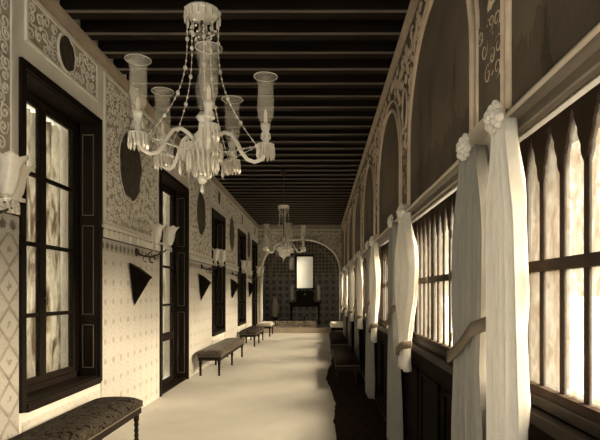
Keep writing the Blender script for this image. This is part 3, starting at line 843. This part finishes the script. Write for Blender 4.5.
# ------------------------------------------------------------------ chandelier
def chandelier():
    r = empty('crystal_chandelier', (CX, 3.47, 2.2))
    def z(v): return v - 2.2
    # stem
    MB().lathe([(.012, z(2.40)), (.012, z(2.5)), (.022, z(2.55)), (.012, z(2.6)), (.012, z(2.78)), (.02, z(2.8)), (.012, z(2.84)), (.012, z(3.4)), (.02, z(3.42)), (.012, z(3.46)), (.009, z(3.7)), (.009, z(4.26))], 10).build('stem', MAT['iron'], r, True)
    MB().lathe([(.01, z(4.16)), (.05, z(4.2)), (.07, z(4.26)), (.07, z(4.28))], 14).build('ceiling_rose', MAT['iron'], r, True)
    MB().lathe([(.018, z(2.84)), (.035, z(2.88)), (.05, z(2.98)), (.03, z(3.08)), (.022, z(3.12)), (.04, z(3.2)), (.062, z(3.3)), (.035, z(3.38)), (.02, z(3.42))], 16).build('glass_baluster', MAT['glass'], r, True)
    hb = MB().lathe([(.015, z(2.52)), (.06, z(2.53)), (.10, z(2.56)), (.13, z(2.60)), (.125, z(2.60)), (.08, z(2.575)), (.02, z(2.56))], 20)
    hb.lathe([(.02, z(2.62)), (.05, z(2.63)), (.06, z(2.67)), (.03, z(2.70)), (.02, z(2.76)), (.045, z(2.79)), (.02, z(2.83))], 16)
    hb.build('hub_bowl', MAT['arm_glass'], r, True)
    MB().lathe([(.10, z(2.44)), (.105, z(2.45)), (.06, z(2.37)), (.02, z(2.33)), (.012, z(2.30))], 18).build('lower_bowl', MAT['frost'], r, True, loc=(0, 0, .10))
    MB().ball((0, 0, z(2.27)), .032, 12, 8).gem((0, 0, z(2.25)), .016, .08, 6).build('finial', MAT['crystal'], r, True, loc=(0, 0, .10))
    # fringes of prisms
    fr = MB()
    for (R_, zz, h, n, rr) in ((.132, 2.62, .12, 24, .0115), (.10, 2.54, .13, 20, .0105), (.055, 2.47, .09, 12, .010)):
        for j in range(n):
            t = 2*pi*j/n; fr.gem((R_*cos(t), R_*sin(t), z(zz)), rr, h, 5)
    fr.build('prism_fringe', MAT['crystal'], r)
    # crown
    cw = MB().lathe([(.02, z(3.50)), (.09, z(3.52)), (.12, z(3.56)), (.115, z(3.57)), (.03, z(3.54))], 18)
    cw.build('crown_bowl', MAT['arm_glass'], r, True, loc=(0, 0, -.05))
    cf = MB()
    for j in range(16):
        t = 2*pi*j/16
        cf.gem((.118*cos(t), .118*sin(t), z(3.555)), .008, .075, 5)
    for j in range(10):
        t = 2*pi*j/10
        for q in range(4): cf.ball((.10*cos(t)*(1-.18*q), .10*sin(t)*(1-.18*q), z(3.46 - .03*q)), .008, 6, 4)
    cf.build('crown_drops', MAT['crystal'], r, loc=(0, 0, -.05))
    armp = None
    for k in range(5):
        # arm drawn along local +x, turned about z
        if armp is None:
            pts = [(.03, 0, z(2.58)), (.06, 0, z(2.61)), (.10, 0, z(2.65)), (.15, 0, z(2.675)), (.20, 0, z(2.655)), (.235, 0, z(2.60)), (.265, 0, z(2.53)), (.305, 0, z(2.475)), (.355, 0, z(2.455)), (.40, 0, z(2.475)), (.428, 0, z(2.51)), (.43, 0, z(2.55))]
            # smooth the path
            sm = []
            for i in range(len(pts) - 1):
                for q in (0, .5): sm.append(tuple(pts[i][c] * (1-q) + pts[i+1][c] * q for c in range(3)))
            sm.append(pts[-1])
            armp = MB().tube(sm, .0145, 8).build('arm', MAT['arm_glass'], r, True)
            R_ = .43
            MB().lathe([(.012, z(2.53)), (.03, z(2.545)), (.058, z(2.575)), (.06, z(2.585)), (.03, z(2.575)), (.016, z(2.60)), (.026, z(2.62)), (.016, z(2.64)), (.03, z(2.665)), (.02, z(2.68)), (.03, z(2.70)), (.034, z(2.735))], 16, (R_, 0, 0)).build('drip_pan', MAT['frost'], armp, True)
            pf = MB()
            for j in range(13):
                t = 2*pi*j/13; pf.gem((R_ + .056*cos(t), .056*sin(t), z(2.58)), .0105, .11, 5)
            for j in range(8):
                t = 2*pi*j/8; pf.gem((R_ + .03*cos(t), .03*sin(t), z(2.665)), .006, .045, 5)
            pf.build('prism_drop', MAT['crystal'], armp)
            MB().lathe([(.012, z(2.70)), (.012, z(2.82)), (.002, z(2.845))], 8, (R_, 0, 0)).build('candle', MAT['candle'], armp, True)
            prof = [(.030, 2.715), (.040, 2.75), (.054, 2.79), (.058, 2.85), (.057, 2.92), (.054, 2.98), (.054, 3.02), (.060, 3.055), (.073, 3.078), (.079, 3.085)]
            pp = [(a, z(b)) for a, b in prof] + [(a - .0035, z(b) + .001) for a, b in prof[::-1]]
            sh = MB().lathe(pp, 24, (R_, 0, 0), cap=False).build('hurricane_shade', MAT['glass'], armp, True)
            ri = MB(); ri.tube([(R_ + .079*cos(2*pi*j/24), .079*sin(2*pi*j/24), z(3.086)) for j in range(25)], .0035, 5, False)
            ri.build('shade_rim', MAT['rim'], armp, True)
            a_ = armp
        else: a_ = copy_tree(armp, r)
        a_.rotation_euler = (0, 0, radians(72 * k)); a_.scale = (1, 1, .92); a_.location = (0, 0, .056)
    # festoons of beads from the crown to the arms
    chp = None
    for k in range(5):
        if chp is None:
            b = MB(); P0_ = Vector((.115, 0, z(3.50))); P1_ = Vector((.37, 0, z(2.60))); pp = []
            for i in range(21):
                t = i / 20; p = P0_.lerp(P1_, t); p.x -= .10 * sin(pi * t) ; p.z -= .04 * sin(pi * t)
                pp.append(p)
            b.tube(pp, .0028, 4)
            for i, p in enumerate(pp):
                b.ball(p, .014 if i % 4 == 0 else (.0075 if i % 2 else .006), 7, 5, 1.2)
            chp = b.build('bead_chain', MAT['crystal'], r, True); c_ = chp
        else: c_ = chp.copy(); C.objects.link(c_); c_.parent = r
        c_.rotation_euler = (0, 0, radians(72 * k))
    # swags between the arms
    swp = None
    for k in range(5):
        if swp is None:
            th = []; b = MB(); a0 = Vector((.375, 0, z(2.6))); a1 = Vector((.375 * cos(radians(72)), .375 * sin(radians(72)), z(2.6)))
            for i in range(15):
                t = i / 14; p = a0.lerp(a1, t) * 1; p.x *= (1 - .35 * sin(pi*t)); p.y *= (1 - .35 * sin(pi*t)); p.z = z(2.6) - .07 * sin(pi * t)
                b.ball(p, .0075, 6, 4)
                th.append(tuple(p))
            b.tube(th, .003, 4)
            m = Vector((.12, .09, z(2.52))); b.gem((m.x, m.y, m.z), .013, .13, 6)
            swp = b.build('bead_swag', MAT['crystal'], r, True); c_ = swp
        else: c_ = swp.copy(); C.objects.link(c_); c_.parent = r
        c_.rotation_euler = (0, 0, radians(72 * k))
    return r
ch1 = chandelier()
tag(ch1, 'large five-armed crystal chandelier with tall glass shades, hanging nearest at upper left', 'chandelier', 'crystal chandeliers')
bpy.context.view_layer.update()
ch2 = copy_tree(ch1); ch2.location = (CX, 11.2, 2.2)
ch2['label'] = 'smaller-looking crystal chandelier farther down the hall before the alcove arch'

# ------------------------------------------------------------------ light
w = bpy.data.worlds.new('World'); SC.world = w; w.use_nodes = True
bg = w.node_tree.nodes['Background']; bg.inputs[0].default_value = (1, .93, .77, 1); bg.inputs[1].default_value = 1.0
sun = bpy.data.lights.new('sun', 'SUN'); so = bpy.data.objects.new('sun', sun); C.objects.link(so)
sun.energy = 52; sun.angle = radians(60); sun.color = (1, .93, .78)
EL, AZ = radians(33), radians(0)
d = Vector((-cos(EL) * cos(AZ), cos(EL) * sin(AZ), -sin(EL)))
so.rotation_euler = d.to_track_quat('-Z', 'Y').to_euler()
so.location = (8, 8, 9)
for (a, b) in bays:
    L = bpy.data.lights.new('sky_portal', 'AREA'); L.shape = 'RECTANGLE'; L.size = Z1 - Z0; L.size_y = b - a
    o = bpy.data.objects.new('sky_portal', L); C.objects.link(o); o.location = (XR + TH + .02, (a + b) / 2, (Z0 + Z1) / 2)
    o.rotation_euler = (0, pi / 2, 0)
    try: L.cycles.is_portal = True
    except Exception: bpy.data.objects.remove(o)

# ------------------------------------------------------------------ camera
cam = bpy.data.cameras.new('Camera'); co = bpy.data.objects.new('Camera', cam); C.objects.link(co)
co.location = (0, 0, 1.6); co.rotation_euler = (pi / 2, 0, 0)
cam.sensor_width = 36; cam.lens = 510 / 600 * 36; cam.shift_x = -20 / 600; cam.shift_y = 73 / 600
cam.clip_start = .05
SC.camera = co
SC.view_settings.view_transform = 'Standard'; SC.view_settings.look = 'None'
SC.view_settings.exposure = 1.22; SC.view_settings.gamma = 1; SC.view_settings.use_curve_mapping = False
